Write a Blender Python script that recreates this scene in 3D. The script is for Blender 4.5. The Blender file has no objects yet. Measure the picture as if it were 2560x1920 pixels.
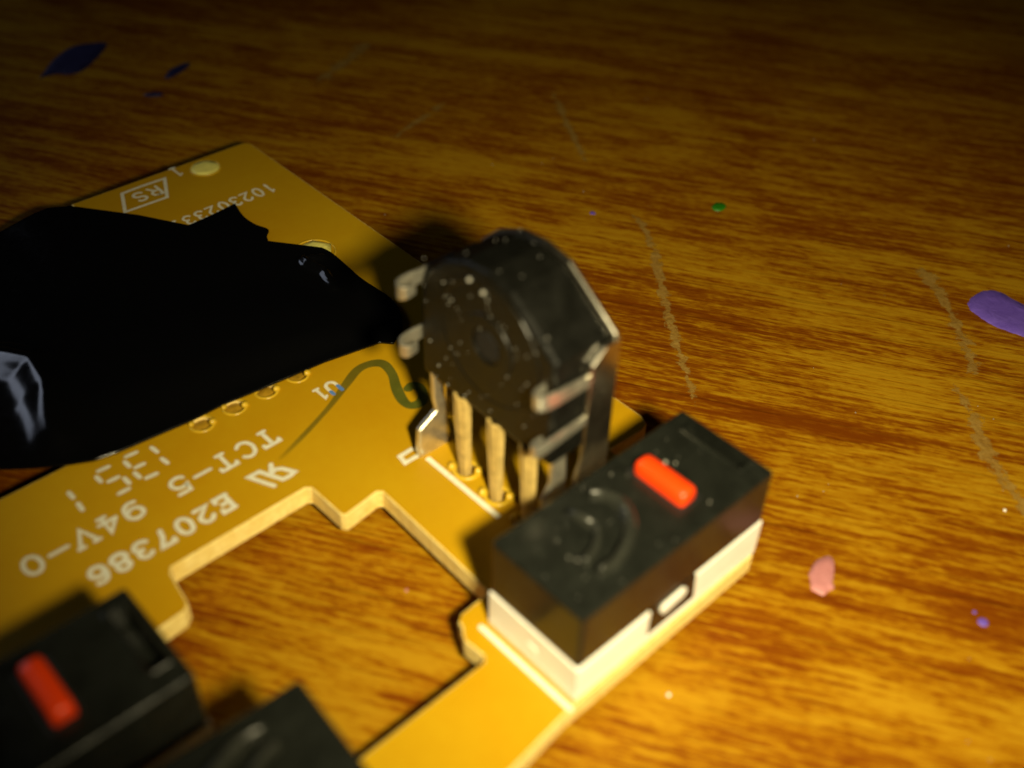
import bpy, bmesh, math, random
from mathutils import Vector, Matrix
random.seed(7)
S = bpy.context.scene
C = S.collection
PI = math.pi
# ---------------------------------------------------------------- camera, world, light (1 unit = 1 mm)
TABLE_Z = -2.3          # board top is z = 0, board underside -1.25, table -2.3
cam_d = bpy.data.cameras.new('camera'); cam = bpy.data.objects.new('camera', cam_d); C.objects.link(cam)
right = Vector((0.73465662, -0.67795325, 0.02567191)); down = Vector((-0.43626387, -0.5010545, -0.74740767)); fwd = Vector((0.51957048, 0.53788826, -0.66386951))
m = Matrix((( right.x, -down.x, -fwd.x, -20.945), (right.y, -down.y, -fwd.y, -17.010), (right.z, -down.z, -fwd.z, 42.550), (0, 0, 0, 1)))
cam.matrix_world = m
cam_d.sensor_width = 36.0; cam_d.lens = 38.25; cam_d.clip_start = 1.0; cam_d.clip_end = 3000
cam_d.dof.use_dof = True; cam_d.dof.focus_distance = 70.0; cam_d.dof.aperture_fstop = 0.0295; cam_d.dof.aperture_blades = 0
S.camera = cam
w = bpy.data.worlds.new('World'); S.world = w; w.use_nodes = True
w.node_tree.nodes['Background'].inputs[0].default_value = (0.35, 0.4, 0.6, 1); w.node_tree.nodes['Background'].inputs[1].default_value = 0.003
ld = bpy.data.lights.new('flash', 'SPOT'); flash = bpy.data.objects.new('flash', ld); C.objects.link(flash)
flash.location = (-12.5, -22.5, 38.6)
aim = Vector((15.8, 4.2, 0.0)) - flash.location
flash.rotation_euler = aim.to_track_quat('-Z', 'Y').to_euler()
flash.scale = (1.0, 0.66, 1.0)      # the flash lens throws a beam wider than it is high
ld.energy = 268000; ld.color = (1.0, 0.86, 0.50); ld.shadow_soft_size = 2.4; ld.spot_size = math.radians(94); ld.spot_blend = 1.0
# unseen dim bluish lamp, added beyond the board's left to give the tape reflections
sd_ = bpy.data.lights.new('tape_fill_lamp', 'AREA'); fill_lamp = bpy.data.objects.new('tape_fill_lamp', sd_); C.objects.link(fill_lamp)
sd_.shape = 'RECTANGLE'; sd_.size = 90; sd_.size_y = 60; sd_.energy = 28000; sd_.color = (0.72, 0.80, 1.0)
fill_lamp.location = (-69, 202, 88); fill_lamp.rotation_euler = (Vector((0, 34, 0)) - fill_lamp.location).to_track_quat('-Z', 'Y').to_euler()
S.view_settings.view_transform = 'Standard'; S.view_settings.look = 'None'; S.view_settings.exposure = 0; S.view_settings.gamma = 1

# ---------------------------------------------------------------- materials
def new_mat(name):
    mt = bpy.data.materials.new(name); mt.use_nodes = True
    nt = mt.node_tree; b = nt.nodes['Principled BSDF']
    return mt, nt, b
def nd(nt, typ, **kw):
    n = nt.nodes.new(typ)
    for k_, v in kw.items(): setattr(n, k_, v)
    return n
def ramp(nt, fac, stops):
    r = nd(nt, 'ShaderNodeValToRGB'); e = r.color_ramp.elements
    while len(e) < len(stops): e.new(0.5)
    for el, (p, c) in zip(e, stops): el.position = p; el.color = (*c, 1) if len(c) == 3 else c
    nt.links.new(fac, r.inputs[0]); return r.outputs[0]
def noise(nt, vec, scale, detail=3, rough=0.5, dist=0.0):
    n = nd(nt, 'ShaderNodeTexNoise'); n.inputs['Scale'].default_value = scale; n.inputs['Detail'].default_value = detail
    n.inputs['Roughness'].default_value = rough; n.inputs['Distortion'].default_value = dist
    if vec is not None: nt.links.new(vec, n.inputs['Vector'])
    return n.outputs['Fac']
def mapping(nt, scale=(1, 1, 1), rotz=0, loc=(0, 0, 0), src='Object'):
    t = nd(nt, 'ShaderNodeTexCoord'); mp = nd(nt, 'ShaderNodeMapping')
    mp.inputs['Scale'].default_value = scale; mp.inputs['Rotation'].default_value = (0, 0, rotz); mp.inputs['Location'].default_value = loc
    nt.links.new(t.outputs[src], mp.inputs[0]); return mp.outputs[0]
def math_(nt, op, a, b):
    n = nd(nt, 'ShaderNodeMath', operation=op)
    for i, v in enumerate((a, b)):
        if isinstance(v, (int, float)): n.inputs[i].default_value = v
        else: nt.links.new(v, n.inputs[i])
    return n.outputs[0]
def mixc(nt, fac, a, b, blend='MIX'):
    n = nd(nt, 'ShaderNodeMix', data_type='RGBA', blend_type=blend)
    for i, v in ((0, fac), (6, a), (7, b)):
        if isinstance(v, (int, float)): n.inputs[i].default_value = v
        elif isinstance(v, tuple): n.inputs[i].default_value = (*v, 1)
        else: nt.links.new(v, n.inputs[i])
    return n.outputs[2]
def bump(nt, b, h, strength, dist):
    n = nd(nt, 'ShaderNodeBump'); n.inputs['Strength'].default_value = strength; n.inputs['Distance'].default_value = dist
    nt.links.new(h, n.inputs['Height']); nt.links.new(n.outputs[0], b.inputs['Normal'])

def simple(name, col, rough=0.5, metal=0.0, spec=0.5, var=0.12, vscale=0.6, bmp=0.0, bscale=4.0, bdist=0.05, coat=0.0):
    mt, nt, b = new_mat(name)
    co = mapping(nt)
    n1 = noise(nt, co, vscale, 4, 0.6)
    lo = tuple(c * (1 - var) for c in col); hi = tuple(min(1, c * (1 + var)) for c in col)
    nt.links.new(ramp(nt, n1, [(0.3, lo), (0.7, hi)]), b.inputs['Base Color'])
    b.inputs['Roughness'].default_value = rough; b.inputs['Metallic'].default_value = metal
    b.inputs['Specular IOR Level'].default_value = spec
    if coat: b.inputs['Coat Weight'].default_value = coat
    if bmp: bump(nt, b, noise(nt, co, bscale, 3, 0.6), bmp, bdist)
    return mt

def wood():
    mt, nt, b = new_mat('varnished_wood')
    A = math.radians(58)
    # Mapping rotates the point: after it x runs along the grain and y across it
    co = mapping(nt, (1, 1, 1), A)
    def sc(sx, sy, off=0.0):
        mp = nd(nt, 'ShaderNodeMapping'); mp.inputs['Scale'].default_value = (sx, sy, 1); mp.inputs['Location'].default_value = (off, off * 1.7, 0)
        nt.links.new(co, mp.inputs[0]); return mp.outputs[0]
    patch = noise(nt, sc(0.045, 0.11, 3.1), 1.0, 4, 0.65, 0.3)
    band = noise(nt, sc(0.03, 0.8, 9.0), 1.0, 3, 0.6)
    streak = noise(nt, sc(0.30, 3.7, 1.0), 1.0, 4, 0.66, 0.2)
    fine = noise(nt, sc(1.0, 8.5, 5.0), 1.0, 3, 0.7)
    speck = noise(nt, sc(1.6, 3.4, 2.0), 1.0, 2, 0.5)
    line = noise(nt, sc(0.07, 4.5, 7.0), 1.0, 2, 0.5)
    f = math_(nt, 'ADD', math_(nt, 'MULTIPLY', streak, 0.50), math_(nt, 'MULTIPLY', patch, 0.46))
    f = math_(nt, 'ADD', f, math_(nt, 'MULTIPLY', band, 0.30))
    f = math_(nt, 'ADD', f, math_(nt, 'MULTIPLY', fine, 0.24))
    f = math_(nt, 'ADD', f, math_(nt, 'MULTIPLY', speck, 0.16))   # about 0.83 on average
    col = ramp(nt, math_(nt, 'SUBTRACT', f, 0.33), [(0.38, (0.15, 0.034, 0.0005)), (0.465, (0.21, 0.064, 0.0009)), (0.515, (0.30, 0.125, 0.0018)), (0.60, (0.385, 0.200, 0.006))])
    pore = ramp(nt, line, [(0.29, (0.6, 0.52, 0.42)), (0.38, (1, 1, 1))])
    col = mixc(nt, 0.8, col, pore, 'MULTIPLY')
    nt.links.new(col, b.inputs['Base Color'])
    b.inputs['Roughness'].default_value = 0.45; b.inputs['Specular IOR Level'].default_value = 0.1
    h = math_(nt, 'ADD', math_(nt, 'MULTIPLY', fine, 0.7), streak)
    bump(nt, b, h, 0.35, 0.12)
    return mt

def scuff():
    mt, nt, b = new_mat('scuffed_bare_wood')
    co = mapping(nt)
    n1 = noise(nt, co, 1.3, 4, 0.7, 0.4)
    nt.links.new(ramp(nt, n1, [(0.3, (0.30, 0.155, 0.016)), (0.7, (0.46, 0.29, 0.06))]), b.inputs['Base Color'])
    b.inputs['Roughness'].default_value = 0.7
    uv = nd(nt, 'ShaderNodeUVMap'); sep = nd(nt, 'ShaderNodeSeparateXYZ'); nt.links.new(uv.outputs[0], sep.inputs[0])
    v = math_(nt, 'ABSOLUTE', math_(nt, 'SUBTRACT', sep.outputs[1], 0.5), 0)
    e = math_(nt, 'ABSOLUTE', math_(nt, 'SUBTRACT', sep.outputs[0], 0.5), 0)
    t = math_(nt, 'ADD', math_(nt, 'MULTIPLY', v, 0.62), math_(nt, 'MULTIPLY', math_(nt, 'POWER', math_(nt, 'MULTIPLY', e, 2.0), 3.0), 0.22))
    gap = math_(nt, 'MULTIPLY', math_(nt, 'SUBTRACT', noise(nt, co, 0.55, 3, 0.6), 0.5), 0.55)
    a = math_(nt, 'ADD', math_(nt, 'SUBTRACT', noise(nt, co, 1.1, 5, 0.8), t), gap)
    bump(nt, b, n1, 0.6, 0.25)
    al = ramp(nt, a, [(0.27, (0, 0, 0)), (0.37, (0.6, 0.6, 0.6))])
    nt.links.new(al, b.inputs['Alpha'])
    return mt

def board_mat():
    mt, nt, b = new_mat('phenolic_board_face')
    co = mapping(nt)
    n1 = noise(nt, co, 0.09, 3, 0.55); n2 = noise(nt, co, 1.6, 4, 0.6)
    f = math_(nt, 'ADD', math_(nt, 'MULTIPLY', n1, 0.8), math_(nt, 'MULTIPLY', n2, 0.2))
    nt.links.new(ramp(nt, f, [(0.35, (0.455, 0.238, 0.003)), (0.65, (0.50, 0.295, 0.006))]), b.inputs['Base Color'])
    b.inputs['Roughness'].default_value = 0.36; b.inputs['Specular IOR Level'].default_value = 0.18
    bump(nt, b, n2, 0.08, 0.05)
    return mt
def board_edge():
    mt, nt, b = new_mat('cut_board_edge')
    co = mapping(nt)
    n1 = noise(nt, co, 1.8, 5, 0.7)
    nt.links.new(ramp(nt, n1, [(0.3, (0.76, 0.55, 0.14)), (0.7, (0.92, 0.75, 0.29))]), b.inputs['Base Color'])
    b.inputs['Roughness'].default_value = 0.75
    bump(nt, b, n1, 0.6, 0.25)
    return mt
def tape_mat():
    mt, nt, b = new_mat('glossy_vinyl_tape')
    co = mapping(nt)
    b.inputs['Base Color'].default_value = (0.0022, 0.0022, 0.0024, 1)
    b.inputs['Specular IOR Level'].default_value = 0.5
    n1 = noise(nt, co, 0.35, 2, 0.5); n2 = noise(nt, co, 2.5, 3, 0.6)
    nt.links.new(ramp(nt, n2, [(0.3, (0.12, 0.12, 0.12)), (0.75, (0.2, 0.2, 0.2))]), b.inputs['Roughness'])
    h = math_(nt, 'ADD', n1, math_(nt, 'MULTIPLY', n2, 0.12))
    bump(nt, b, h, 0.06, 0.25)
    return mt
def black_plastic(name, col=(0.017, 0.018, 0.015), rough=0.3, bmp=0.12, spec=0.5):
    mt, nt, b = new_mat(name)
    co = mapping(nt)
    n1 = noise(nt, co, 1.1, 5, 0.65); n2 = noise(nt, co, 9.0, 2, 0.5)
    nt.links.new(ramp(nt, n1, [(0.35, tuple(c * 0.8 for c in col)), (0.7, tuple(c * 1.35 for c in col))]), b.inputs['Base Color'])
    nt.links.new(ramp(nt, n1, [(0.3, (rough * 0.8,) * 3), (0.75, (rough * 1.3,) * 3)]), b.inputs['Roughness'])
    b.inputs['Specular IOR Level'].default_value = spec
    bump(nt, b, n2, bmp, 0.04)
    return mt
def pen_mat():
    mt, nt, b = new_mat('green_marker_ink')
    co = mapping(nt)
    n1 = noise(nt, co, 0.8, 4, 0.6)
    nt.links.new(ramp(nt, n1, [(0.3, (0.075, 0.095, 0.012)), (0.7, (0.125, 0.135, 0.016))]), b.inputs['Base Color'])
    b.inputs['Roughness'].default_value = 0.4
    uv = nd(nt, 'ShaderNodeUVMap'); sep = nd(nt, 'ShaderNodeSeparateXYZ'); nt.links.new(uv.outputs[0], sep.inputs[0])
    al = ramp(nt, sep.outputs[0], [(0.0, (0.12,) * 3), (0.06, (0.42,) * 3), (0.35, (0.66,) * 3), (0.6, (0.84,) * 3)])
    nt.links.new(al, b.inputs['Alpha'])
    return mt
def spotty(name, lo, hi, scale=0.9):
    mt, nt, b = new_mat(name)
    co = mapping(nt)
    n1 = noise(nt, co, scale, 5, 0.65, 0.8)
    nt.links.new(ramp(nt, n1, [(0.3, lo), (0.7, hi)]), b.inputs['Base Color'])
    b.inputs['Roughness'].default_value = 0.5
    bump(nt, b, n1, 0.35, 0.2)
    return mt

M_wood = wood(); M_scuff = scuff(); M_face = board_mat(); M_edge = board_edge(); M_tape = tape_mat()
M_cover = black_plastic('matt_black_cover', (0.0095, 0.0105, 0.0085), 0.22, 0.08, 0.4)
M_emb = black_plastic('lightened_black_relief', (0.019, 0.020, 0.016), 0.25, 0.08, 0.5)  # lighter than the cover: the emblem's rim highlight is put into its colour
M_enc = black_plastic('dusty_black_body', (0.0048, 0.0048, 0.0038), 0.36, 0.2, 0.24)
M_white = simple('white_plastic', (0.87, 0.85, 0.78), 0.35, var=0.04, vscale=1.2, bmp=0.05, bscale=3)
M_red = simple('red_plastic', (0.90, 0.055, 0.003), 0.35, var=0.06, vscale=2.0, bmp=0.05, bscale=5)
M_metal = simple('tinned_steel', (0.70, 0.67, 0.56), 0.30, 0.86, var=0.22, vscale=1.4, bmp=0.25, bscale=2.2, bdist=0.08)
M_plate = simple('bare_steel_plate', (0.66, 0.62, 0.52), 0.28, 1.0, var=0.25, vscale=1.2, bmp=0.15, bscale=1.6, bdist=0.06)
M_pin = simple('tan_tinned_pin', (0.56, 0.40, 0.13), 0.42, 0.0, var=0.25, vscale=1.6, bmp=0.3, bscale=3.0, bdist=0.1)
M_ink = simple('white_silkscreen_ink', (0.74, 0.72, 0.58), 0.55, var=0.12, vscale=3.0, bmp=0.1, bscale=6)
M_blueink = simple('blue_stained_ink', (0.10, 0.22, 0.55), 0.5, var=0.1, vscale=3.0)
M_pen = pen_mat()
M_pad = simple('pale_solder_pad', (0.88, 0.80, 0.20), 0.45, var=0.12, vscale=1.2, bmp=0.5, bscale=1.3, bdist=0.2)
M_rim = simple('raised_resin_rim', (0.58, 0.37, 0.02), 0.3, var=0.12, vscale=2.2, bmp=0.4, bscale=2.4, bdist=0.1)
M_hole = simple('brown_hole_filling', (0.36, 0.20, 0.010), 0.45, var=0.3, vscale=2.0, bmp=0.4, bscale=2.6, bdist=0.1)
M_dust = simple('grey_dust', (0.34, 0.33, 0.29), 0.6, var=0.15, vscale=3.0)
M_void = simple('dark_socket', (0.004, 0.004, 0.004), 0.7, var=0.1)

# ---------------------------------------------------------------- mesh helpers
class MB:
    def __init__(s): s.v = []; s.f = []; s.mi = []; s.uv = {}
    def add(s, vs, fs, mi=0):
        o = len(s.v); s.v += [tuple(p) for p in vs]; s.f += [tuple(i + o for i in f) for f in fs]; s.mi += [mi] * len(fs); return o
    def box(s, x0, x1, y0, y1, z0, z1, mi=0):
        s.add([(x0, y0, z0), (x1, y0, z0), (x1, y1, z0), (x0, y1, z0), (x0, y0, z1), (x1, y0, z1), (x1, y1, z1), (x0, y1, z1)],
              [(0, 3, 2, 1), (4, 5, 6, 7), (0, 1, 5, 4), (1, 2, 6, 5), (2, 3, 7, 6), (3, 0, 4, 7)], mi)
    def prism(s, poly, a0, a1, axis='z', mi=0):
        # poly: 2-D outline; axis z -> (x, y), axis x -> (y, z), axis y -> (x, z)
        def P(p, a): return {'z': (p[0], p[1], a), 'x': (a, p[0], p[1]), 'y': (p[0], a, p[1])}[axis]
        n = len(poly)
        s.add([P(p, a0) for p in poly] + [P(p, a1) for p in poly],
              [tuple(range(n))[::-1], tuple(range(n, 2 * n))] + [(i, (i + 1) % n, n + (i + 1) % n, n + i) for i in range(n)], mi)
    def lathe(s, cx, cy, prof, n=20, jit=0.0, mi=0, cap=True):
        vs = []
        for r, z in prof:
            for i in range(n):
                a = 2 * PI * i / n; rr = r * (1 + random.uniform(-jit, jit))
                vs.append((cx + rr * math.cos(a), cy + rr * math.sin(a), z + (random.uniform(-jit, jit) * 0.3 if r else 0)))
        fs = []
        for j in range(len(prof) - 1):
            for i in range(n): fs.append((j * n + i, j * n + (i + 1) % n, (j + 1) * n + (i + 1) % n, (j + 1) * n + i))
        if cap: fs.append(tuple((len(prof) - 1) * n + i for i in range(n)))
        s.add(vs, fs, mi)
    def blob(s, c, r, n=6, mi=0):
        vs = [(c[0], c[1], c[2] + r[2])]; rings = 3
        for j in range(1, rings + 1):
            t = PI * j / (rings + 1)
            for i in range(n):
                a = 2 * PI * i / n + j; vs.append((c[0] + r[0] * math.sin(t) * math.cos(a), c[1] + r[1] * math.sin(t) * math.sin(a), c[2] + r[2] * math.cos(t)))
        vs.append((c[0], c[1], c[2] - r[2])); L = len(vs) - 1
        fs = [(0, 1 + i, 1 + (i + 1) % n) for i in range(n)]
        for j in range(rings - 1): fs += [(1 + j * n + i, 1 + (j + 1) * n + i, 1 + (j + 1) * n + (i + 1) % n, 1 + j * n + (i + 1) % n) for i in range(n)]
        fs += [(L, 1 + (rings - 1) * n + (i + 1) % n, 1 + (rings - 1) * n + i) for i in range(n)]
        s.add(vs, fs, mi)
    def ribbon(s, pts, wd, z, cap=True, mi=0):
        """flat printed stroke with rounded ends; wd is a width or a list of widths"""
        n = len(pts); W = wd if isinstance(wd, (list, tuple)) else [wd] * n
        P = [Vector((p[0], p[1])) for p in pts]; loop_l = []; loop_r = []
        closed = (P[0] - P[-1]).length < 0.06 and n > 5
        if closed: P[-1] = P[0].copy(); cap = False
        for i in range(n):
            a = (P[i] - P[i - 1]).normalized() if i else (P[1] - P[0]).normalized()
            b = (P[i + 1] - P[i]).normalized() if i < n - 1 else a
            if closed and i in (0, n - 1): a = (P[-1] - P[-2]).normalized(); b = (P[1] - P[0]).normalized()
            t = (a + b)
            t = t.normalized() if t.length > 1e-4 else a
            nn = Vector((-t.y, t.x)); k_ = 1 / max(0.55, nn.dot(Vector((-a.y, a.x))))
            loop_l.append(P[i] + nn * W[i] * 0.5 * k_); loop_r.append(P[i] - nn * W[i] * 0.5 * k_)
        o = s.add([(p.x, p.y, z) for p in loop_l] + [(p.x, p.y, z) for p in loop_r], [(i + 1, i, n + i, n + i + 1) for i in range(n - 1)], mi)
        for i in range(n): s.uv[o + i] = (i / (n - 1), 1.0); s.uv[o + n + i] = (i / (n - 1), 0.0)
        if cap:
            for (ia, il, ir, sg) in ((0, 0, n, -1), (n - 1, n - 1, 2 * n - 1, 1)):
                d = ((P[1] - P[0]) if ia == 0 else (P[-1] - P[-2])).normalized() * sg; r = W[ia] * 0.5
                base = math.atan2(d.y, d.x); ks = 5
                arc = [(P[ia].x + r * math.cos(base + PI * (j / ks - 0.5)), P[ia].y + r * math.sin(base + PI * (j / ks - 0.5)), z) for j in range(1, ks)]
                a0 = s.add(arc, [], mi)
                ring = ([o + ir] + list(range(a0, a0 + ks - 1)) + [o + il]) if sg > 0 else ([o + il] + list(range(a0, a0 + ks - 1)) + [o + ir])
                s.f.append(tuple(ring)); s.mi.append(mi)
                for j in range(ks - 1): s.uv[a0 + j] = (0.0 if ia == 0 else 1.0, 0.5)
    def build(s, name, mats, parent=None, smooth=False, bevel=0.0, seg=2, auto=False):
        me = bpy.data.meshes.new(name); me.from_pydata(s.v, [], s.f); me.update()
        for mt in (mats if isinstance(mats, (list, tuple)) else [mats]): me.materials.append(mt)
        me.polygons.foreach_set('material_index', s.mi)
        if s.uv:
            ul = me.uv_layers.new(name='UVMap')
            for lp in me.loops: ul.data[lp.index].uv = s.uv.get(lp.vertex_index, (0.5, 0.5))
        if smooth: me.polygons.foreach_set('use_smooth', [True] * len(me.polygons))
        o = bpy.data.objects.new(name, me); C.objects.link(o)
        if parent: o.parent = parent
        if bevel:
            md = o.modifiers.new('bevel', 'BEVEL'); md.width = bevel; md.segments = seg; md.limit_method = 'ANGLE'; md.angle_limit = math.radians(35)
        return o
def tag(o, label, cat=None, group=None):
    o['label'] = label
    if cat: o['category'] = cat
    if group: o['group'] = group
    return o
def arc(cx, cy, rx, ry, a0, a1, n=10):
    return [(cx + rx * math.cos(math.radians(a0 + (a1 - a0) * i / n)), cy + ry * math.sin(math.radians(a0 + (a1 - a0) * i / n))) for i in range(n + 1)]
def smooth_path(pts, n=6):
    out = []; L = len(pts)
    for i in range(L - 1):
        p0 = pts[max(i - 1, 0)]; p1 = pts[i]; p2 = pts[i + 1]; p3 = pts[min(i + 2, L - 1)]
        for j in range(n):
            t = j / n
            out.append(tuple(0.5 * (2 * p1[d] + (p2[d] - p0[d]) * t + (2 * p0[d] - 5 * p1[d] + 4 * p2[d] - p3[d]) * t * t + (3 * p1[d] - p0[d] - 3 * p2[d] + p3[d]) * t ** 3) for d in range(len(p1))))
    out.append(tuple(pts[-1])); return out

# ---------------------------------------------------------------- setting: the varnished table top
mb = MB(); mb.box(-150, 330, -170, 330, TABLE_Z - 18, TABLE_Z)
table = mb.build('table_top', M_wood); table['kind'] = 'structure'
tag(table, 'worn varnished orange brown wooden table top with streaky grain')

def scratch(pts, wd, z=0.010):
    b = MB(); p = smooth_path(pts, 8)
    b.ribbon(p, [wd * random.uniform(0.65, 1.25) for _ in p], TABLE_Z + z, cap=False)
    return b.build('scratch', M_scuff, table)
scratch([(43.9, 46.4), (39.8, 39.9), (37.0, 35.3)], 1.1, 0.010)
scratch([(34.2, 27.6), (32.9, 24.8), (30.3, 21.6), (27.9, 18.7), (25.3, 15.6), (22.5, 12.0), (21.0, 10.2)], 1.05, 0.012)
scratch([(44.8, 9.4), (43.8, 7.9), (41.2, 4.5), (38.5, 1.8), (37.0, 0.6)], 1.5, 0.014)
scratch([(35.2, 1.2), (34.1, -0.4), (31.4, -3.3), (28.6, -7.2), (25.5, -11.4), (23, -15)], 1.3, 0.016)
scratch([(37.3, 64.4), (32.8, 62.3), (28.3, 60.6)], 1.6, 0.018)
scratch([(34.9, 50.5), (31.1, 49.3), (27.3, 48.3)], 1.0, 0.020)

def paint(poly, mat, label, h=0.10):
    pts = smooth_path(poly + [poly[0]], 4)[:-1]; n = len(pts)
    cx = sum(p[0] for p in pts) / n; cy = sum(p[1] for p in pts) / n
    b = MB(); vs = []
    for f_, z in ((1.0, 0.0), (0.93, h), (0.55, h * 1.2)):
        for p in pts:
            j = random.uniform(-0.02, 0.02)
            vs.append((cx + (p[0] - cx) * (f_ + j), cy + (p[1] - cy) * (f_ + j), TABLE_Z + z + (0.002 if z == 0 else random.uniform(-0.01, 0.01))))
    vs.append((cx, cy, TABLE_Z + h * 1.1))
    fs = []
    for j in range(2):
        for i in range(n): fs.append((j * n + i, j * n + (i + 1) % n, (j + 1) * n + (i + 1) % n, (j + 1) * n + i))
    fs += [(2 * n + i, 2 * n + (i + 1) % n, 3 * n) for i in range(n)]
    b.add(vs, fs)
    o = b.build('paint_spot', mat, table, smooth=True); o['label'] = label; return o
P_purple = spotty('violet_paint', (0.115, 0.062, 0.42), (0.17, 0.10, 0.55))
P_pink = spotty('pink_paint', (0.40, 0.15, 0.15), (0.50, 0.21, 0.22), 0.8)
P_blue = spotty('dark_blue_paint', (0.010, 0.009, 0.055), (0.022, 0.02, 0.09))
P_green = spotty('green_paint', (0.012, 0.15, 0.003), (0.03, 0.22, 0.006))
P_whitef = spotty('white_fleck', (0.7, 0.68, 0.62), (0.85, 0.83, 0.78))
paint([(43.46, 4.79), (44.37, 5.02), (45.3, 4.95), (46.09, 4.58), (46.5, 3.92), (46.39, 3.13), (46.37, 2.14), (46.38, 0.84), (45.47, -0.31), (43.69, -0.67), (43.07, 0.4), (42.88, 1.11), (42.66, 2.11), (42.64, 2.95), (42.83, 3.63), (43.01, 4.32)], P_purple, 'large violet paint spot at the right edge of the picture')
paint([(15.68, -1.9), (16.51, -1.64), (17.08, -1.67), (17.54, -1.85), (17.5, -2.21), (16.95, -2.64), (16.21, -3.05), (15.93, -3.33), (15.6, -3.26), (15.16, -3.24), (15.05, -3.0), (14.98, -2.56), (15.32, -2.27)], P_pink, 'pink paint spot to the right of the white switch base')
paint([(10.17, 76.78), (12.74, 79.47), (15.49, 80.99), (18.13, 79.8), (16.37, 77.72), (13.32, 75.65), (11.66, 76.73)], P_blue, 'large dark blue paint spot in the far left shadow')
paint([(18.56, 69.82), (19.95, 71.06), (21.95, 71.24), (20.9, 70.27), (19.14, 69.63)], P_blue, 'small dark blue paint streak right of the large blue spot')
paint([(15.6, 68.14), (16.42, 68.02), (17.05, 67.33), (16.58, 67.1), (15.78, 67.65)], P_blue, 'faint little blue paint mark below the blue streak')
paint([(39.53, 24.27), (40.21, 24.41), (40.64, 23.9), (40.33, 23.51), (39.63, 23.46), (39.32, 23.87)], P_green, 'small green paint spot beyond the rotary encoder')
def disc(x, y, r):
    return [(x + r * random.uniform(0.85, 1.15) * math.cos(a), y + r * random.uniform(0.85, 1.15) * math.sin(a)) for a in [2 * PI * i / 7 for i in range(7)]]
paint(disc(19.8, -9.6, 0.27), P_purple, 'small round violet paint dot at the lower right', 0.04)
paint(disc(20.06, -9.0, 0.10), P_purple, 'tiny violet paint dot beside the round violet dot', 0.03)
paint(disc(31.98, 29.65, 0.22), P_purple, 'tiny violet paint dot beyond the rotary encoder', 0.03)
paint(disc(-0.65, 11.22, 0.09), P_pink, 'tiny pink fleck inside the board cut-out', 0.03)
paint(disc(27.68, -6.53, 0.09), P_whitef, 'white fleck beside the long scratch at the right edge', 0.08)
paint(disc(4.74, -0.56 - 1.2, 0.09), P_whitef, 'pale fleck on the table below the white switch base', 0.08)
b = MB()
for _ in range(70):
    x, y, r = random.uniform(-2, 60), random.uniform(-25, 40), random.uniform(0.025, 0.06)
    b.blob((x, y, TABLE_Z + r * 0.5), (r, r, r * 0.7), 5)
o = b.build('dust', M_dust, table); o['kind'] = 'stuff'

# ---------------------------------------------------------------- the circuit board
board = bpy.data.objects.new('circuit_board', None); C.objects.link(board); board.location = (0, 0, 0)
tag(board, 'yellow orange circuit board with white lettering, scroll encoder and black button switches', 'circuit board')
T = 1.25
outline = [(-33.0, -1.6), (-4.0, -0.48), (-0.6, -0.12), (12.75, -0.06), (12.75, 9.9)] + [(15.2, 9.75), (15.85, 9.95), (16.1, 10.6)] + [(16.1, 51.2), (15.95, 51.7), (15.4, 51.85)] + [(1.75, 52.14), (1.9, 50.4), (1.0, 40.0), (-2.0, 28.33), (-33.0, 28.3),
           (-33.0, 15.6), (-12.0, 15.6), (-10.3, 15.75), (-9.9, 16.1), (-9.62, 18.2), (-9.4, 18.5), (-1.5, 18.56), (-1.27, 18.35), (-1.2, 15.85), (-1.0, 15.6), (1.15, 15.85), (1.38, 15.65), (1.2, 7.3), (0.95, 7.05),
           (-0.6, 6.98), (-1.0, 6.7), (-1.1, 6.35), (-1.3, 6.1), (-1.5, 5.7), (-1.38, 4.5), (-1.6, 4.25), (-9.8, 4.15), (-10.0, 4.9), (-13.0, 5.0), (-13.0, 7.9), (-33.0, 7.9)]
# the strip that carries the two far-left switches is one sheet with a window between them
def ring(cx, cy, r, n=18, jit=0.03): return [(cx + r * (1 + random.uniform(-jit, jit)) * math.cos(2 * PI * i / n), cy + r * (1 + random.uniform(-jit, jit)) * math.sin(2 * PI * i / n)) for i in range(n)]
outline = [p for p in outline if p not in ((-13.0, 7.9), (-33.0, 7.9), (-33.0, 15.6), (-12.0, 15.6))]
i0 = outline.index((-10.3, 15.75)); j0 = outline.index((-13.0, 5.0))
outline = outline[:i0] + [(-33.0, 28.3)] * 0 + [(-12.0, 15.62)] + outline[i0:j0 + 1]
outline.insert(outline.index((-12.0, 15.62)), (-13.4, 15.55))
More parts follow.
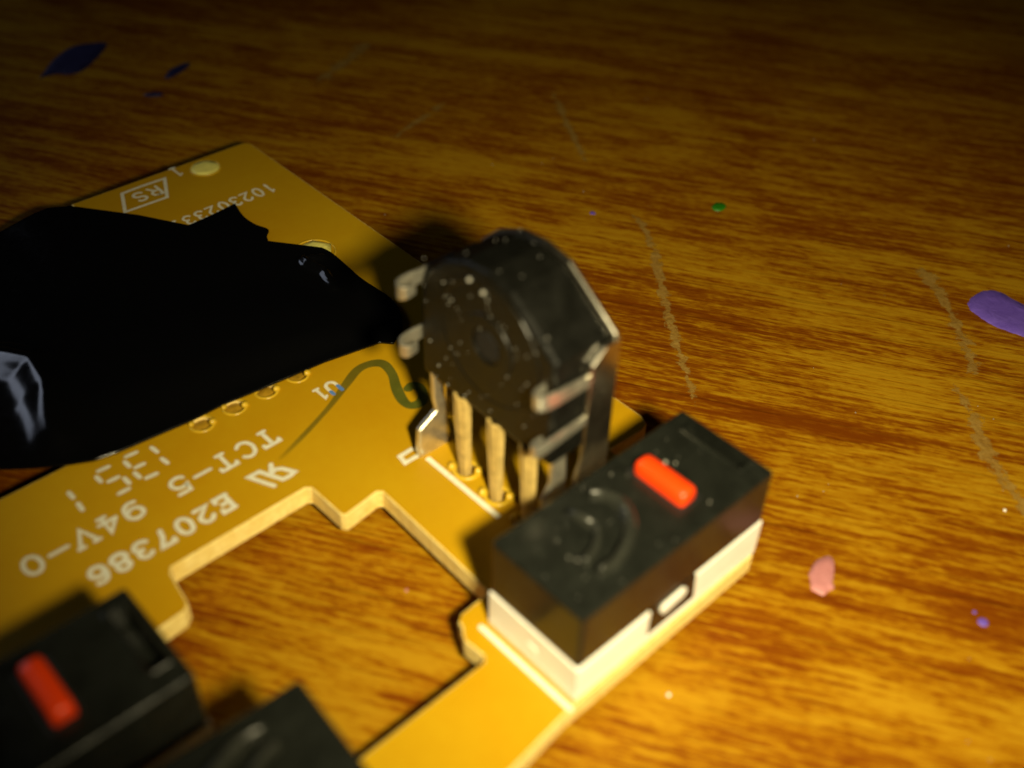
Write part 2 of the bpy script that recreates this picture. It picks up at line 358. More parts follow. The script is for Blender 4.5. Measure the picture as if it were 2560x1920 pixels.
# close between the switches: run round the table window
outline += [(-13.4, 5.3)]
holes_row = [(-3.01, 26.43), (-0.91, 26.45), (1.2, 26.42), (3.34, 26.41)]
pin_spots = [(5.75, 13.95), (5.75, 11.45), (5.75, 9.0)]
HR = 0.58
holes = [ring(x, y, HR) for x, y in holes_row] + [ring(x, y, 0.60) for x, y in pin_spots]
def plate(name, outer, inner, z0, z1):
    bm = bmesh.new(); all_e = []; loops = []
    for lp in [outer] + inner:
        vs = [bm.verts.new((x, y, z1)) for x, y in lp]; es = [bm.edges.new((vs[i], vs[(i + 1) % len(vs)])) for i in range(len(vs))]
        all_e += es; loops.append(vs)
    bmesh.ops.triangle_fill(bm, use_beauty=True, use_dissolve=False, edges=all_e, normal=(0, 0, 1))
    top = list(bm.faces)
    for f_ in top:
        if f_.normal.z < 0: f_.normal_flip()
    for lp in loops:
        lo = [bm.verts.new((v.co.x, v.co.y, z0)) for v in lp]
        # slightly ragged break-out edge at the bottom
        for i in range(len(lp)):
            f_ = bm.faces.new((lp[i], lo[i], lo[(i + 1) % len(lp)], lp[(i + 1) % len(lp)])); f_.material_index = 1
    # underside
    mp = {}
    for f_ in top:
        vs = []
        for v in f_.verts:
            key = v
            if key not in mp: mp[key] = bm.verts.new((v.co.x, v.co.y, z0))
            vs.append(mp[key])
        bm.faces.new(vs[::-1])
    bmesh.ops.remove_doubles(bm, verts=bm.verts, dist=1e-5)
    bmesh.ops.recalc_face_normals(bm, faces=bm.faces)
    me = bpy.data.meshes.new(name); bm.to_mesh(me); bm.free()
    me.materials.append(M_face); me.materials.append(M_edge)
    o = bpy.data.objects.new(name, me); C.objects.link(o); o.parent = board
    md = o.modifiers.new('bevel', 'BEVEL'); md.width = 0.07; md.segments = 2; md.limit_method = 'ANGLE'; md.angle_limit = math.radians(50); md.material = 1
    return o
laminate = plate('laminate', outline, holes, -T, 0.0)

# solder and rims ------------------------------------------------------------
def torus(b, cx, cy, R, r, z, n=22, m_=8, a0=0, a1=360, jit=0.0, mi=0):
    full = (a1 - a0) >= 360; k_ = n if full else n + 1; vs = []; fs = []
    for i in range(k_):
        a = math.radians(a0 + (a1 - a0) * i / n); rr = r * (1 + random.uniform(-jit, jit))
        if not full: rr *= max(0.15, math.sin(PI * i / n) ** 0.5)
        for j in range(m_):
            t = 2 * PI * j / m_; d = R + rr * math.cos(t); vs.append((cx + d * math.cos(a), cy + d * math.sin(a), z + rr * 0.8 * math.sin(t)))
    for i in range(n):
        for j in range(m_):
            fs.append((i * m_ + j, ((i + 1) % k_) * m_ + j, ((i + 1) % k_) * m_ + (j + 1) % m_, i * m_ + (j + 1) % m_))
    b.add(vs, fs, mi)
for (x, y) in holes_row:
    b = MB(); torus(b, x, y, HR + 0.08, 0.10, -0.02, 24, 8, jit=0.12)
    # two raised lips either side, where the lead was pushed through
    b.blob((x + 0.52, y - 0.33, 0.06), (0.26, 0.2, 0.22), 8); b.blob((x - 0.48, y + 0.30, 0.04), (0.2, 0.17, 0.15), 8)
    o = b.build('solder_hole', M_rim, board, smooth=True)
    b = MB(); b.lathe(x, y, [(HR + 0.02, -0.26), (0.35, -0.16), (0.12, -0.13)], 14, 0.08)
    b.build('hole_filling', M_hole, o, smooth=True)
for (x, y) in pin_spots:
    b = MB(); torus(b, x, y, 0.66, 0.16, 0.0, 24, 8, jit=0.12)
    b.blob((x - 0.45, y + 0.62, 0.10), (0.3, 0.26, 0.28), 8); b.blob((x + 0.35, y - 0.62, 0.12), (0.3, 0.28, 0.34), 8)
    o = b.build('pin_hole', M_rim, board, smooth=True)
    b = MB(); b.lathe(x, y, [(0.6, -0.5), (0.3, -0.35), (0.1, -0.3)], 14, 0.06); b.build('hole_filling', M_hole, o, smooth=True)
def pad(x, y, r, name='round_pad', n=30, jit=0.02):
    b = MB(); b.lathe(x, y, [(r, 0.004), (r * 0.97, 0.05), (r * 0.6, 0.065 + jit), (r * 0.2, 0.06)], n, jit)
    o = b.build(name, M_pad, board, smooth=True)
    b = MB(); torus(b, x, y, r + 0.07, 0.08, 0.0, 32, 6); b.build('pad_rim', M_rim, o, smooth=True); return o
pad(11.53, 50.43, 1.05)['label'] = 'pale round pad at the far corner of the board'
pad(11.4, 36.15, 1.35, 'solder_blob', 6, 0.10)['label'] = 'rough pale solder blob half hidden by the tape'

# printing ---------------------------------------------------------------------
# glyphs on a 1 x 1 cell, x to the right, y up
G = {
 'T': [[(0.02, 0.84), (0.04, 0.98), (0.96, 0.98), (0.98, 0.84)], [(0.5, 0.98), (0.5, 0.02)], [(0.3, 0.02), (0.7, 0.02)]],
 'C': [arc(0.52, 0.5, 0.46, 0.49, 42, 318, 16)],
 '-': [[(0.02, 0.5), (0.98, 0.5)]],
 '5': [[(0.86, 0.98), (0.2, 0.98), (0.14, 0.58)] + arc(0.46, 0.34, 0.44, 0.33, 130, -145, 12)],
 '9': [arc(0.5, 0.67, 0.42, 0.31, 0, 360, 18), [(0.92, 0.67)] + arc(0.46, 0.42, 0.46, 0.40, 10, -95, 8) + [(0.2, 0.05)]],
 '4': [[(0.66, 0.02), (0.66, 0.98), (0.06, 0.34)], [(0.06, 0.34), (0.96, 0.34)], [(0.46, 0.02), (0.86, 0.02)]],
 'V': [[(0.02, 0.98), (0.5, 0.02), (0.98, 0.98)], [(-0.06, 0.98), (0.22, 0.98)], [(0.78, 0.98), (1.06, 0.98)]],
 '0': [arc(0.5, 0.5, 0.42, 0.49, 0, 360, 22)],
 'E': [[(0.92, 0.80), (0.92, 0.98), (0.12, 0.98)], [(0.2, 0.98), (0.2, 0.02)], [(0.12, 0.02), (0.95, 0.02), (0.95, 0.22)], [(0.2, 0.5), (0.66, 0.5)]],
 '2': [arc(0.5, 0.68, 0.40, 0.30, 165, -30, 11) + [(0.1, 0.03), (0.94, 0.03)]],
 '7': [[(0.08, 0.82), (0.08, 0.98), (0.92, 0.98), (0.56, 0.45), (0.44, 0.02)]],
 '3': [arc(0.46, 0.73, 0.38, 0.25, 150, -80, 10) , arc(0.46, 0.27, 0.44, 0.26, 80, -150, 11)],
 '8': [arc(0.5, 0.74, 0.36, 0.24, 0, 360, 16), arc(0.5, 0.26, 0.43, 0.26, 0, 360, 18)],
 '6': [arc(0.5, 0.31, 0.42, 0.30, 0, 360, 18), [(0.08, 0.31)] + arc(0.54, 0.56, 0.46, 0.42, 190, 85, 8) + [(0.82, 0.93)]],
 '1': [[(0.24, 0.86), (0.52, 0.98), (0.52, 0.02)], [(0.28, 0.02), (0.76, 0.02)]],
 'I': [[(0.3, 0.86), (0.54, 0.98), (0.54, 0.02)]],
 'U': [[(0.08, 0.98), (0.08, 0.4)] + arc(0.5, 0.36, 0.42, 0.34, 180, 360, 10) + [(0.92, 0.98)]],
 'R': [[(0.12, 0.02), (0.12, 0.98), (0.55, 0.98)] + arc(0.55, 0.73, 0.34, 0.25, 90, -90, 8) + [(0.40, 0.48)], [(0.5, 0.48), (0.95, 0.02)]],
 'S': [arc(0.5, 0.74, 0.40, 0.24, 30, 250, 9) + arc(0.5, 0.26, 0.42, 0.25, 70, -150, 9)],
}
Zi = [0.012]
def text(s, x0, base_y, pitch, cw, ch, sw, name='printed_lettering', mat=None):
    """lettering that reads towards -x with its top towards -y"""
    x = x0; o = None
    for c in s:
        if c != ' ':
            b = MB()
            for st in G[c]:
                b.ribbon([(x - p[0] * cw + random.uniform(-0.012, 0.012), base_y - p[1] * ch) for p in st], sw * random.uniform(0.94, 1.06), Zi[0]); Zi[0] += 0.0007
                if Zi[0] > 0.03: Zi[0] = 0.012
            o = b.build('printed_digit' if c in '0123456789I' else ('printed_dash' if c == '-' else 'printed_letter'), M_ink, board)
        x -= pitch
    return o
text('TCT-5 94V-0', -0.45, 23.66, 1.345, 0.98, 1.24, 0.24)
text('E207386', -4.82, 20.94, 1.17, 0.84, 1.12, 0.27)
# the recognised-component mark: a reversed R joined to a slanted U
b = MB()
b.ribbon([(-2.28, 20.6), (-1.95, 20.75), (-1.62, 20.55), (-1.25, 19.9), (-1.62, 19.82), (-2.03, 19.85), (-2.2, 20.2)], 0.27, 0.0140)
b.ribbon([(-1.9, 21.2), (-2.2, 20.72)], 0.27, 0.0150)
b.ribbon([(-2.03, 19.85), (-2.34, 20.45), (-2.66, 21.15), (-3.32, 21.17), (-2.64, 19.76)], 0.27, 0.0160)
b.build('printed_emblem', M_ink, board)
# date code 1351 in seven-segment dashes
DASH = [((-6.05, 26.56), (-5.99, 26.04)), ((-6.05, 25.44), (-5.99, 24.93)), ((-6.84, 26.77), (-7.43, 26.82)), ((-7.66, 26.51), (-7.64, 26.03)), ((-6.96, 25.72), (-7.45, 25.75)),
        ((-7.66, 25.42), (-7.62, 24.94)), ((-6.81, 24.62), (-7.39, 24.68)), ((-8.47, 26.76), (-9.05, 26.81)), ((-9.31, 26.48), (-9.29, 26.01)), ((-8.45, 25.72), (-8.99, 25.75)),
        ((-8.26, 25.44), (-8.24, 24.92)), ((-8.44, 24.6), (-9.0, 24.6)), ((-10.91, 26.39), (-10.9, 25.89)), ((-10.9, 25.36), (-10.93, 24.8))]
for p, q_ in DASH:
    b = MB(); b.ribbon([p, ((p[0] + q_[0]) / 2, (p[1] + q_[1]) / 2), q_], [0.24, 0.27, 0.24], 0.014); b.build('printed_dash', M_ink, board)
# U1
o = text('U', 4.62, 24.62, 1.0, 0.72, 1.05, 0.21)
for p, q_ in (((4.55, 23.58), (4.55, 24.02)), ((3.95, 23.58), (3.95, 23.85))):
    b = MB(); b.ribbon([p, q_], 0.24, 0.034); b.build('blue_ink_stain', M_blueink, board)
text('1', 3.72, 24.60, 1.0, 0.62, 1.0, 0.2)
# RS in its frame, corner figure 1, part number
b = MB()
fr = [(6.7, 51.13), (5.15, 51.13), (4.15, 48.78), (7.35, 48.62), (8.5, 51.03), (6.7, 51.13)]
b.ribbon(fr, 0.25, 0.016)
b.build('printed_frame', M_ink, board)
text('RS', 7.55, 50.5, 1.2, 0.85, 1.2, 0.22)
text('1', 10.0, 51.95, 1.0, 0.75, 1.3, 0.2)
text('I02302331', 13.9, 45.55, 0.94, 0.66, 1.15, 0.20)
# encoder outline marks
b = MB(); b.ribbon([(4.74, 16.05), (4.80, 10.25)], 0.32, 0.016, cap=False); b.build('printed_line', M_ink, board)
b = MB(); b.ribbon([(4.6, 17.12), (3.68, 17.10), (3.6, 16.52), (4.45, 16.50)], 0.27, 0.018, cap=False); b.build('printed_mark', M_ink, board)
b = MB(); b.ribbon([(-0.42, 5.75), (-0.36, -0.1)], 0.30, 0.016); o = b.build('printed_line', M_ink, board); o['label'] = 'white printed line along the end of the switch base'
# green pen flourish
pts = smooth_path([(-1.29, 21.24), (0.8, 21.95), (3.27, 22.94), (5.06, 23.86), (6.3, 24.42), (7.2, 24.35), (7.75, 23.85), (7.6, 22.8), (7.0, 21.6), (6.62, 20.5), (6.72, 19.9), (7.3, 19.75), (7.85, 20.2), (8.05, 20.8), (7.85, 21.2), (7.5, 21.15)], 7)
n = len(pts); b = MB(); b.ribbon(pts, [0.18 + 0.44 * min(1, i / (n * 0.28)) + 0.1 * math.sin(i * 0.35) * 0.5 for i in range(n)], 0.0095)
b.build('pen_mark', M_pen, board)['label'] = 'dark green pen flourish beside the encoder'

# ---------------------------------------------------------------- black tape
def tape(name, top, rgt, bot, lft, bulge, creases, label, nu=170, nv=120, thick=0.14):
    def resample(pts, n):
        p = [Vector(q_) for q_ in smooth_path(pts, 12)]; d = [0]
        for i in range(1, len(p)): d.append(d[-1] + (p[i] - p[i - 1]).length)
        out = []; j = 0
        for i in range(n + 1):
            t = d[-1] * i / n
            while j < len(p) - 2 and d[j + 1] < t: j += 1
            out.append(p[j].lerp(p[j + 1], min(1, max(0, (t - d[j]) / max(1e-9, d[j + 1] - d[j])))))
        return out
    def straight(pts, n):
        p = [Vector(q_) for q_ in pts]; d = [0]
        for i in range(1, len(p)): d.append(d[-1] + (p[i] - p[i - 1]).length)
        out = []; j = 0
        for i in range(n + 1):
            t = d[-1] * i / n
            while j < len(p) - 2 and d[j + 1] < t: j += 1
            out.append(p[j].lerp(p[j + 1], min(1, max(0, (t - d[j]) / (d[j + 1] - d[j])))))
        return out
    Tt = straight(top, nu); Bb = straight(bot, nu); Ll = resample(lft, nv); Rr = resample(rgt, nv)
    # right edge runs top -> bottom, left edge runs top -> bottom
    vs = []
    for j in range(nv + 1):
        v = j / nv
        for i in range(nu + 1):
            u = i / nu
            P = (1 - v) * Tt[i] + v * Bb[i] + (1 - u) * Ll[j] + u * Rr[j] - ((1 - u) * (1 - v) * Tt[0] + u * (1 - v) * Tt[-1] + (1 - u) * v * Bb[0] + u * v * Bb[-1])
            P.z += bulge(u, v)
            if thick > 0.12:
                soft = 0.28 + 0.5 * ((P.z - 0.28) + math.sqrt((P.z - 0.28) ** 2 + 0.004)); k_ = sst(-3.5, 1.0, P.x); P.z = P.z * (1 - k_) + soft * k_
            for (path, wdt, hgt) in creases:
                best = 1e9
                for a in range(len(path) - 1):
                    A = Vector(path[a]); D = Vector(path[a + 1]) - A; q_ = Vector((P.x, P.y)) - A
                    t = min(1, max(0, q_.dot(D) / D.length_squared)); ds = (q_ - D * t).length
                    if ds < best:
                        best = ds; tt = (a + t) / (len(path) - 1)
                P.z += hgt * sst(0.0, 0.09, 1 - v) * sst(0.0, 0.1, v) * math.exp(-(best / wdt) ** 2) * math.sin(PI * min(1, max(0, 0.12 + 0.76 * tt)))
            vs.append(P)
    fs = [(j * (nu + 1) + i, (j + 1) * (nu + 1) + i, (j + 1) * (nu + 1) + i + 1, j * (nu + 1) + i + 1) for j in range(nv) for i in range(nu)]
    b = MB(); b.add(vs, fs); o = b.build(name, M_tape, None, smooth=True)
    sd = o.modifiers.new('thickness', 'SOLIDIFY'); sd.thickness = thick; sd.offset = -1
    tag(o, label, 'tape'); return o
def sst(a, b_, t): t = min(1, max(0, (t - a) / (b_ - a))); return t * t * (3 - 2 * t)
def bulge_main(u, v):
    return 0.7 * sst(0.22, 0.75, v) * sst(0.0, 0.2, 1 - v) * sst(0.02, 0.25, u) * sst(0.0, 0.22, 1 - u)
tape('black_tape',
     [(-10, 53.0, -0.9), (-3.3, 52.6, -0.35), (0.2, 52.3, 0.15), (1.41, 51.54, 0.3), (4.5, 47.35, 0.3), (9.34, 39.08, 0.3), (11.83, 35.86, 0.3)],
     [(11.83, 35.86, 0.3), (12.0, 35.0, 0.25), (11.9, 33.2, 0.22), (11.77, 31.38, 0.2), (11.83, 28.04, 0.2), (10.8, 25.8, 0.2), (9.25, 24.75, 0.2)],
     [(-17, 33.2, 0.1), (-12.85, 30.2, 0.2), (-11.55, 29.15, 0.2), (-10.2, 28.2, 0.24), (-8.87, 27.5, 0.24), (-7.73, 27.26, 0.24), (-6.31, 27.12, 0.24), (-5.07, 27.0, 0.24), (-3.59, 26.85, 0.24), (-1.29, 26.8, 0.22), (0.83, 26.49, 0.2), (5.07, 26.08, 0.2), (8.67, 25.37, 0.2), (9.25, 24.75, 0.2)],
     [(-10, 53.0, -0.9), (-14, 44, -0.8), (-17, 37, -0.3), (-17, 33.2, 0.1)], bulge_main,
     [([(11.2, 35.0), (10.1, 35.4), (10.0, 34.9), (10.3, 33.4), (9.8, 31.5)], 0.3, 0.5),
      ([(-11.0, 41.5), (-9.0, 39.0), (-8.0, 36.5), (-8.4, 33.8), (-9.4, 31.2), (-10.5, 28.0), (-11.0, 26.0)], 1.0, 0.85)],
     'wide glossy black tape stuck across the left half of the circuit board')
tape('black_tape', [(4.6, 43.9, 0.10), (6.57, 44.25, 0.13), (10.45, 44.5, 0.18)], [(10.45, 44.5, 0.18), (10.05, 42.8, 0.15), (10.1, 41.4, 0.15), (10.42, 40.2, 0.2), (9.9, 39.6, 0.18), (9.5, 38.6, 0.12)],
     [(3.5, 41.0, 0.05), (6.5, 39.8, 0.05), (9.5, 38.6, 0.15)], [(4.6, 43.9, 0.10), (4.0, 42.5, 0.06), (3.5, 41.0, 0.05)], lambda u, v: 0.02 * math.sin(7 * u + 3 * v), [],
     'small torn scrap of black tape poking out under the wide tape', 30, 24, 0.1)

# ---------------------------------------------------------------- button switches
SL, SW_, SH = 12.85, 5.72, 5.95
def raised(b, pts, wd, z0, h, mi=0):
    """raised rounded ridge along a path (an embossed stroke)"""
    n = len(pts); W = wd if isinstance(wd, (list, tuple)) else [wd] * n
    P = [Vector((p[0], p[1])) for p in pts]; vs = []; m_ = 5
    for i in range(n):
        a = (P[min(i + 1, n - 1)] - P[max(i - 1, 0)]).normalized(); nn = Vector((-a.y, a.x))
        for j in range(m_):
            t = PI * j / (m_ - 1); q_ = P[i] + nn * (W[i] * 0.5 * math.cos(t)); vs.append((q_.x, q_.y, z0 - 0.02 + h * math.sin(t) ** 1.0 if 0 < j < m_ - 1 else z0 - 0.02))
    fs = [(i * m_ + j, i * m_ + j + 1, (i + 1) * m_ + j + 1, (i + 1) * m_ + j) for i in range(n - 1) for j in range(m_ - 1)]
    fs += [tuple(range(m_))[::-1], tuple((n - 1) * m_ + j for j in range(m_))]
    b.add(vs, fs, mi)
def make_switch(label):
    b = MB()
    b.box(0.0, SL, 0.0, SW_, 0.02, 0.42)                                     # floor of the base
    b.box(0.0, 4.72, 0.0, SW_, 0.42, 2.35)
    b.prism([(8.12, 0.42), (SL + 0.05, 0.42), (SL + 0.05, 2.38), (7.96, 2.38), (7.92, 2.2)], 0.0, SW_, 'y')
    b.box(4.72, 8.0, 0.5, SW_, 0.42, 2.35)
    b.prism([(5.55, 5.25 * 0), (5.55, 0)] if False else [(2.5, 0.95), (3.1, 0.95), (3.1, 1.3), (2.5, 1.3)], -0.05, 0.01, 'x')  # little nub on the end wall
    base = b.build('micro_switch', M_white, board, bevel=0.05, seg=2); base['label'] = label
    # cover: a box with a slot sunk in its far end, plus the tab that clips over the base
    z1 = SH; z0 = 2.38; x0, x1, y0, y1 = 0.03, SL, 0.03, SW_
    sx0, sx1, sy0, sy1, sd = 11.6, 12.38, 1.15, 4.75, 1.3
    b = MB()
    xs = [x0, sx0, sx1, x1]; ys = [y0, sy0, sy1, y1]
    vs = []; idx = {}
    def V(x, y, z):
        k_ = (round(x, 4), round(y, 4), round(z, 4))
        if k_ not in idx: idx[k_] = len(vs); vs.append((x, y, z))
        return idx[k_]
    fs = []
    for i in range(3):
        for j in range(3):
            if (i, j) == (1, 1): continue
            fs.append((V(xs[i], ys[j], z1), V(xs[i + 1], ys[j], z1), V(xs[i + 1], ys[j + 1], z1), V(xs[i], ys[j + 1], z1)))
    zb = z1 - sd
    c4 = [(sx0, sy0), (sx1, sy0), (sx1, sy1), (sx0, sy1)]
    fs.append(tuple(V(x, y, zb) for x, y in c4))
    for i in range(4):
        p, r_ = c4[i], c4[(i + 1) % 4]
        fs.append((V(*p, z1), V(*p, zb), V(*r_, zb), V(*r_, z1)))
    per = [(x, y0) for x in xs] + [(x1, y) for y in ys[1:]] + [(x, y1) for x in xs[::-1][1:]] + [(x0, y) for y in ys[::-1][1:-1]]
    bot = [V(x, y, z0) for x, y in per]
    for i in range(len(per)):
        p, r_ = per[i], per[(i + 1) % len(per)]
        fs.append((V(*p, z0), V(*r_, z0), V(*r_, z1), V(*p, z1)))
    fs.append(tuple(bot[::-1]))
    b.add(vs, fs)
    cover = b.build('switch_cover', M_cover, base, bevel=0.2, seg=3)
    b = MB(); b.prism([(4.76, 0.5), (8.06, 0.5), (7.9, 2.30), (7.88, 2.40), (4.76, 2.40)], 0.02, 0.5, 'y')
    b.build('cover_tab', M_cover, base)
    b = MB(); zc = 1.95; r_ = 0.33
    b.prism([(5.75 + r_ * math.cos(t), zc - 0.1 + r_ * math.sin(t)) for t in [PI / 2 + PI * i / 6 for i in range(7)]] + [(6.85 + r_ * math.cos(t), zc + r_ * math.sin(t)) for t in [-PI / 2 + PI * i / 6 for i in range(7)]], -0.10, 0.1, 'y')
    b.build('latch', M_white, base)
    # plunger: rounded red bar across the cover
    b = MB(); px, pw, ya, yb, ph = 8.25, 1.02, 1.42, 4.4, 0.75; N = 10; K = 8; vs = []
    prof = [(-0.5, 0.0), (-0.5, 0.55), (-0.46, 0.82), (-0.34, 0.97), (0, 1.0), (0.34, 0.97), (0.46, 0.82), (0.5, 0.55), (0.5, 0.0)]
    stations = [(ya, 0.78, 0.80), (ya + 0.07, 0.90, 0.92), (ya + 0.2, 0.98, 0.99), (ya + 0.5, 1, 1), ((ya + yb) / 2, 1, 1), (yb - 0.5, 1, 1), (yb - 0.2, 0.98, 0.99), (yb - 0.07, 0.90, 0.92), (yb, 0.78, 0.80)]
    for (y, s1, s2) in stations:
        for (a, h) in prof: vs.append((px + a * pw * s1, y, SH - 0.05 + h * (ph + 0.05) * s2))
    m_ = len(prof)
    fs = [(i * m_ + j, i * m_ + j + 1, (i + 1) * m_ + j + 1, (i + 1) * m_ + j) for i in range(len(stations) - 1) for j in range(m_ - 1)]
    fs += [tuple(range(m_))[::-1], tuple((len(stations) - 1) * m_ + j for j in range(m_))]
    b.add(vs, fs); b.build('plunger', M_red, base, smooth=True)
    b = MB(); g = 0.13; b.ribbon([(px - pw / 2 - g, ya - g), (px + pw / 2 + g, ya - g), (px + pw / 2 + g, yb + g), (px - pw / 2 - g, yb + g), (px - pw / 2 - g, (ya + yb) / 2), (px - pw / 2 - g, ya - g)], 0.2, SH + 0.012)
    b.build('plunger_slot', M_void, base)
    # embossed emblem: a crescent round a hooked bar
    b = MB()
    cres = smooth_path([(5.05, 4.62), (5.5, 4.25), (5.78, 3.6), (5.62, 2.75), (5.0, 2.0), (4.1, 1.5), (3.1, 1.2), (2.2, 1.28)], 5)
    n_ = len(cres); raised(b, cres, [0.3 + 0.45 * math.sin(PI * i / (n_ - 1)) for i in range(n_)], SH, 0.6)
    raised(b, [(3.62, 4.5), (3.85, 3.8), (4.02, 3.1)], 0.42, SH, 0.5)
    hook = smooth_path([(4.05, 3.2), (3.55, 2.65), (2.9, 2.25), (2.1, 2.05)], 5); raised(b, hook, 0.42, SH, 0.5)
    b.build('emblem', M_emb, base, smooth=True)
    return base
def dup(o, parent, **kw):
    c = o.copy(); C.objects.link(c); c.parent = parent
    for ch in list(o.children):
        d = ch.copy(); C.objects.link(d); d.parent = c
    return c
sw1 = make_switch('black topped micro switch on a white base with bright orange red plunger')
sw2 = dup(sw1, board); sw2.location = (-12.95 - SL, 8.25, 0.0); sw2['label'] = 'dark micro switch with dull red plunger at the lower left'
sw3 = dup(sw1, board); sw3.location = (-10.1, 5.45, 0.15); sw3.rotation_euler = (0, 0, PI - 0.06); sw3['label'] = 'micro switch at the bottom edge showing only its embossed emblem'
for s_ in (sw1, sw2, sw3): s_['group'] = 'micro switches soldered to the board'
b = MB()
for _ in range(30):
    x, y, r = random.uniform(0.3, 12.4), random.uniform(0.3, 5.4), random.uniform(0.012, 0.03); b.blob((x, y, SH + 0.01), (r, r, r), 5)
for (x, y, r) in ((3.63, 4.5, 0.045), (4.19, 3.13, 0.04), (2.13, 3.71, 0.04), (1.83, 2.71, 0.045), (2.02, 2.36, 0.05), (9.3, 3.75, 0.09), (9.6, 3.4, 0.06), (8.9, 0.75, 0.05), (5.4, 4.4, 0.05), (6.8, 4.9, 0.04)):
    b.blob((x, y, SH + 0.12), (r, r, r), 6)
o = b.build('dust', M_dust, sw1); o['kind'] = 'stuff'

# ---------------------------------------------------------------- rotary encoder (stands upright on long legs)
prof = [(7.62, 5.2), (7.62, 11.55), (9.2, 12.75), (10.7, 13.85), (12.2, 14.15), (13.8, 13.95), (15.3, 13.2), (16.4, 12.1), (17.0, 10.9), (17.1, 9.4), (17.1, 5.2)]
XF, XB = 5.5, 9.05
b = MB()
# front face with a sunk hub: ring of quads between the outline and the hexagonal socket
hub_c = (12.1, 10.0)
def at_angle(poly, c, a):
    d = (math.cos(a), math.sin(a)); best = None
    for i in range(len(poly)):
        p, q_ = poly[i], poly[(i + 1) % len(poly)]
        ex, ey = q_[0] - p[0], q_[1] - p[1]; den = d[0] * ey - d[1] * ex
        if abs(den) < 1e-9: continue
        t = ((p[0] - c[0]) * ey - (p[1] - c[1]) * ex) / den; s_ = ((p[0] - c[0]) * d[1] - (p[1] - c[1]) * d[0]) / den
        if t > 0 and -1e-6 <= s_ <= 1 + 1e-6: best = (c[0] + d[0] * t, c[1] + d[1] * t)
    return best
body_me = MB(); body_me.prism(prof, XF, XB, 'x')
enc = body_me.build('rotary_encoder', M_enc, board, bevel=0.28, seg=3); enc['label'] = 'upright black rotary encoder in a steel bracket on three tan pins'
# hub disc on the front, with ring ridge and a hexagonal socket
b = MB()
def ring_x(b, c, prof_rx, n=28):
    vs = []
    for r_, x in prof_rx:
        for i in range(n): a = 2 * PI * i / n; vs.append((x, c[0] + r_ * math.cos(a), c[1] + r_ * math.sin(a)))
    fs = [(j * n + i, j * n + (i + 1) % n, (j + 1) * n + (i + 1) % n, (j + 1) * n + i) for j in range(len(prof_rx) - 1) for i in range(n)]
    b.add(vs, fs)
ring_x(b, hub_c, [(3.6, XF + 0.04), (3.55, XF - 0.05), (3.3, XF - 0.05), (3.25, XF - 0.015), (1.75, XF - 0.015), (1.7, XF - 0.09), (1.0, XF - 0.1), (0.98, XF + 0.02)])
b.build('hub', M_enc, enc, smooth=False)
b = MB(); hexp = [(hub_c[0] + 0.85 * math.cos(PI / 6 + i * PI / 3), hub_c[1] + 0.85 * math.sin(PI / 6 + i * PI / 3)) for i in range(6)]
b.prism(hexp, XF - 0.06, XF + 0.2, 'x'); b.build('hub_socket', M_void, enc)
# bracket: back plate, flanges with two forward arms each, legs
b = MB()
big = [(12.3 + (y - 12.3) * 1.045, 9.5 + (z - 9.5) * 1.015) for y, z in prof]
b.prism(big, XB + 0.02, XB + 0.32, 'x')
plate_o = b.build('bracket_plate', M_plate, enc, bevel=0.1, seg=2)
def flange(y, sgn):
    b = MB(); t = 0.26; y0, y1 = (y - t, y) if sgn < 0 else (y, y + t)
    sidep = [(XB + 0.3, 0.6), (XB + 0.3, 11.4), (8.4, 11.35), (7.55, 10.6), (7.45, 4.6), (7.1, 3.4), (7.0, 0.6)]
    b.prism(sidep, y0, y1, 'y')
    return b.build('bracket_flange', M_plate, enc, bevel=0.06, seg=2)
flange(7.55, -1); flange(17.15, 1)
def arm(path, zs, h, th=0.2):
    """steel clip: a strip that runs forward from the flange and curls back on itself"""
    P = smooth_path(path, 5); n = len(P); b = MB(); vs = []
    for i in range(n):
        p = Vector(P[i]); a = (Vector(P[min(i + 1, n - 1)]) - Vector(P[max(i - 1, 0)])).normalized(); nn = Vector((-a.y, a.x)) * th * 0.5
        f_ = i / (n - 1); z = zs[0] + (zs[1] - zs[0]) * min(1, f_ * 1.4); hh = h * (0.85 + 0.3 * math.sin(PI * min(1, f_ * 1.1)))
        for sx, sz in ((1, -0.5), (1, 0.5), (-1, 0.5), (-1, -0.5)): vs.append((p.x + nn.x * sx, p.y + nn.y * sx, z + hh * sz))
    fs = [(0, 1, 2, 3), tuple((n - 1) * 4 + j for j in (3, 2, 1, 0))] + [(i * 4 + j, (i + 1) * 4 + j, (i + 1) * 4 + (j + 1) % 4, i * 4 + (j + 1) % 4) for i in range(n - 1) for j in range(4)]
    b.add(vs, fs); return b.build('bracket_clip', M_metal, enc, bevel=0.06, seg=2)
LEFT = [(8.0, 17.35), (6.0, 17.35), (5.0, 17.42), (4.4, 17.36), (4.2, 17.05), (4.45, 16.8), (5.0, 16.85)]
RIGHT = [(8.0, 7.42), (6.4, 7.42), (5.2, 7.42), (4.6, 7.5), (4.45, 7.75), (4.75, 7.98), (5.3, 8.0)]
arm(LEFT, (11.1, 10.95), 0.78); arm(LEFT, (7.7, 7.3), 0.78)
arm(RIGHT, (9.75, 10.15), 0.75); arm(RIGHT, (7.35, 6.95), 0.62)
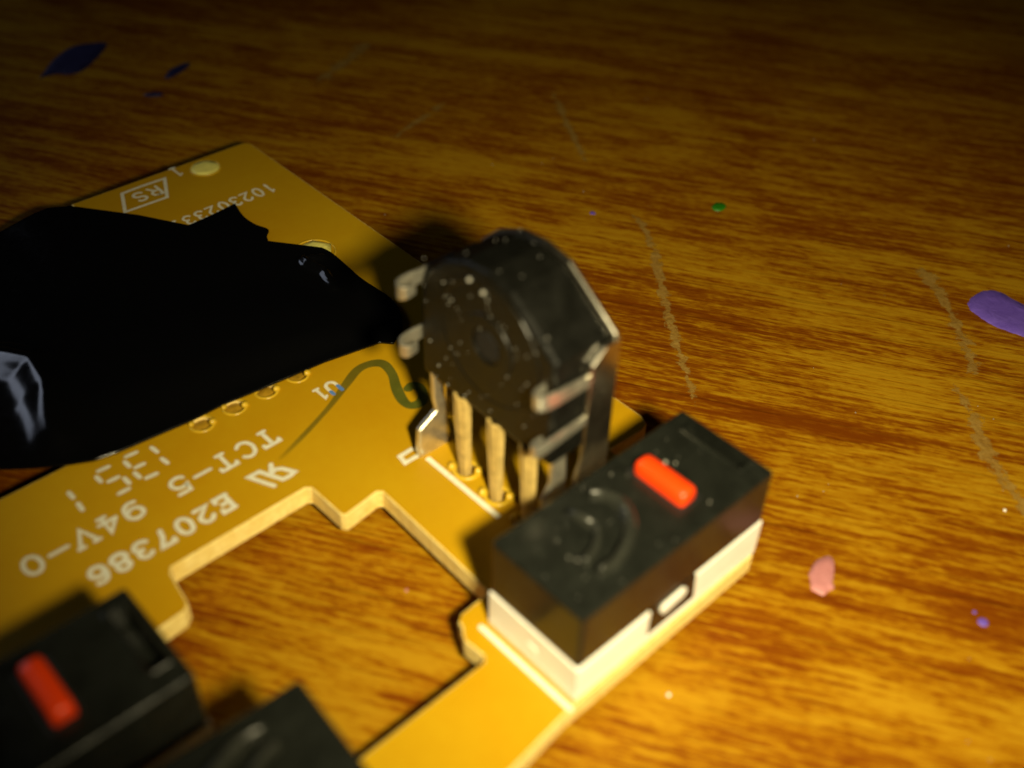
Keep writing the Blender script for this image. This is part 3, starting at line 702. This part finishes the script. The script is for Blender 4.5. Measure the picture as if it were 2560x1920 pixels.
# legs
b = MB(); b.prism([(5.5, 5.6), (5.53, 3.6), (5.68, 2.78), (4.45, 2.06), (4.33, 0.5), (4.62, -0.6), (6.36, -0.6), (6.62, 0.4), (6.4, 3.0), (6.15, 3.8), (6.15, 5.6)], 16.25, 16.6, 'y')
b.build('mounting_leg', M_metal, enc, bevel=0.12, seg=3)
b = MB(); b.prism([(5.9, 5.3), (5.9, 3.6), (5.4, 2.8), (5.3, 0.5), (5.5, -0.6), (6.9, -0.6), (7.1, 0.5), (6.8, 5.3)], 7.75, 8.05, 'y')
b.build('mounting_leg', M_metal, enc, bevel=0.08, seg=2)
# three pins, wider at the top, leaning slightly
for (ya, yb) in ((14.35, 13.95), (11.8, 11.45), (9.4, 9.0)):
    b = MB()
    for (w0, w1, d0, x_) in ((0.47, 0.29, 0.22, 5.62), (0.24, 0.18, 0.36, 5.72)):
        sec = []
        for (z, f_) in ((5.4, 0), (3.6, 0.3), (1.6, 0.72), (0.2, 0.95), (-0.6, 1)):
            yc = ya + (yb - ya) * f_ + (-0.22 * (1 - f_) if w0 < 0.5 else 0.06); wd = w0 + (w1 - w0) * f_; dd = d0 * (1 - 0.25 * f_)
            sec.append([(x_ - dd + random.uniform(-0.04, 0.04), yc + wd, z), (x_ - dd * 1.15, yc + wd * 0.1 + random.uniform(-0.05, 0.05), z), (x_ - dd + random.uniform(-0.04, 0.04), yc - wd, z), (x_ + dd, yc - wd, z), (x_ + dd, yc + wd, z)])
        vs = [p for s_ in sec for p in s_]; K = len(sec)
        fs = [(i * 5 + j, i * 5 + (j + 1) % 5, (i + 1) * 5 + (j + 1) % 5, (i + 1) * 5 + j) for i in range(K - 1) for j in range(5)] + [(0, 4, 3, 2, 1), tuple((K - 1) * 5 + j for j in range(5))]
        b.add(vs, fs)
    b.build('pin', M_pin, enc, bevel=0.04, seg=2)
# pale dust specks on the front
b = MB()
for _ in range(60):
    y, z = random.uniform(7.9, 16.8), random.uniform(5.4, 13.0); r = random.choice((0.02, 0.025, 0.03, 0.035, 0.05)); b.blob((XF - 0.05, y, z), (r, r, r), 5)
for (y, z) in ((13.3, 13.2), (12.35, 13.0)): b.blob((XF - 0.1, y, z), (0.12, 0.12, 0.12), 6)
for _ in range(8):
    b.blob((random.uniform(5.8, 9), 12.2 + random.uniform(-2, 2), 14.1), (0.03, 0.03, 0.03), 5)
o = b.build('dust_specks', M_dust, enc); o['kind'] = 'stuff'
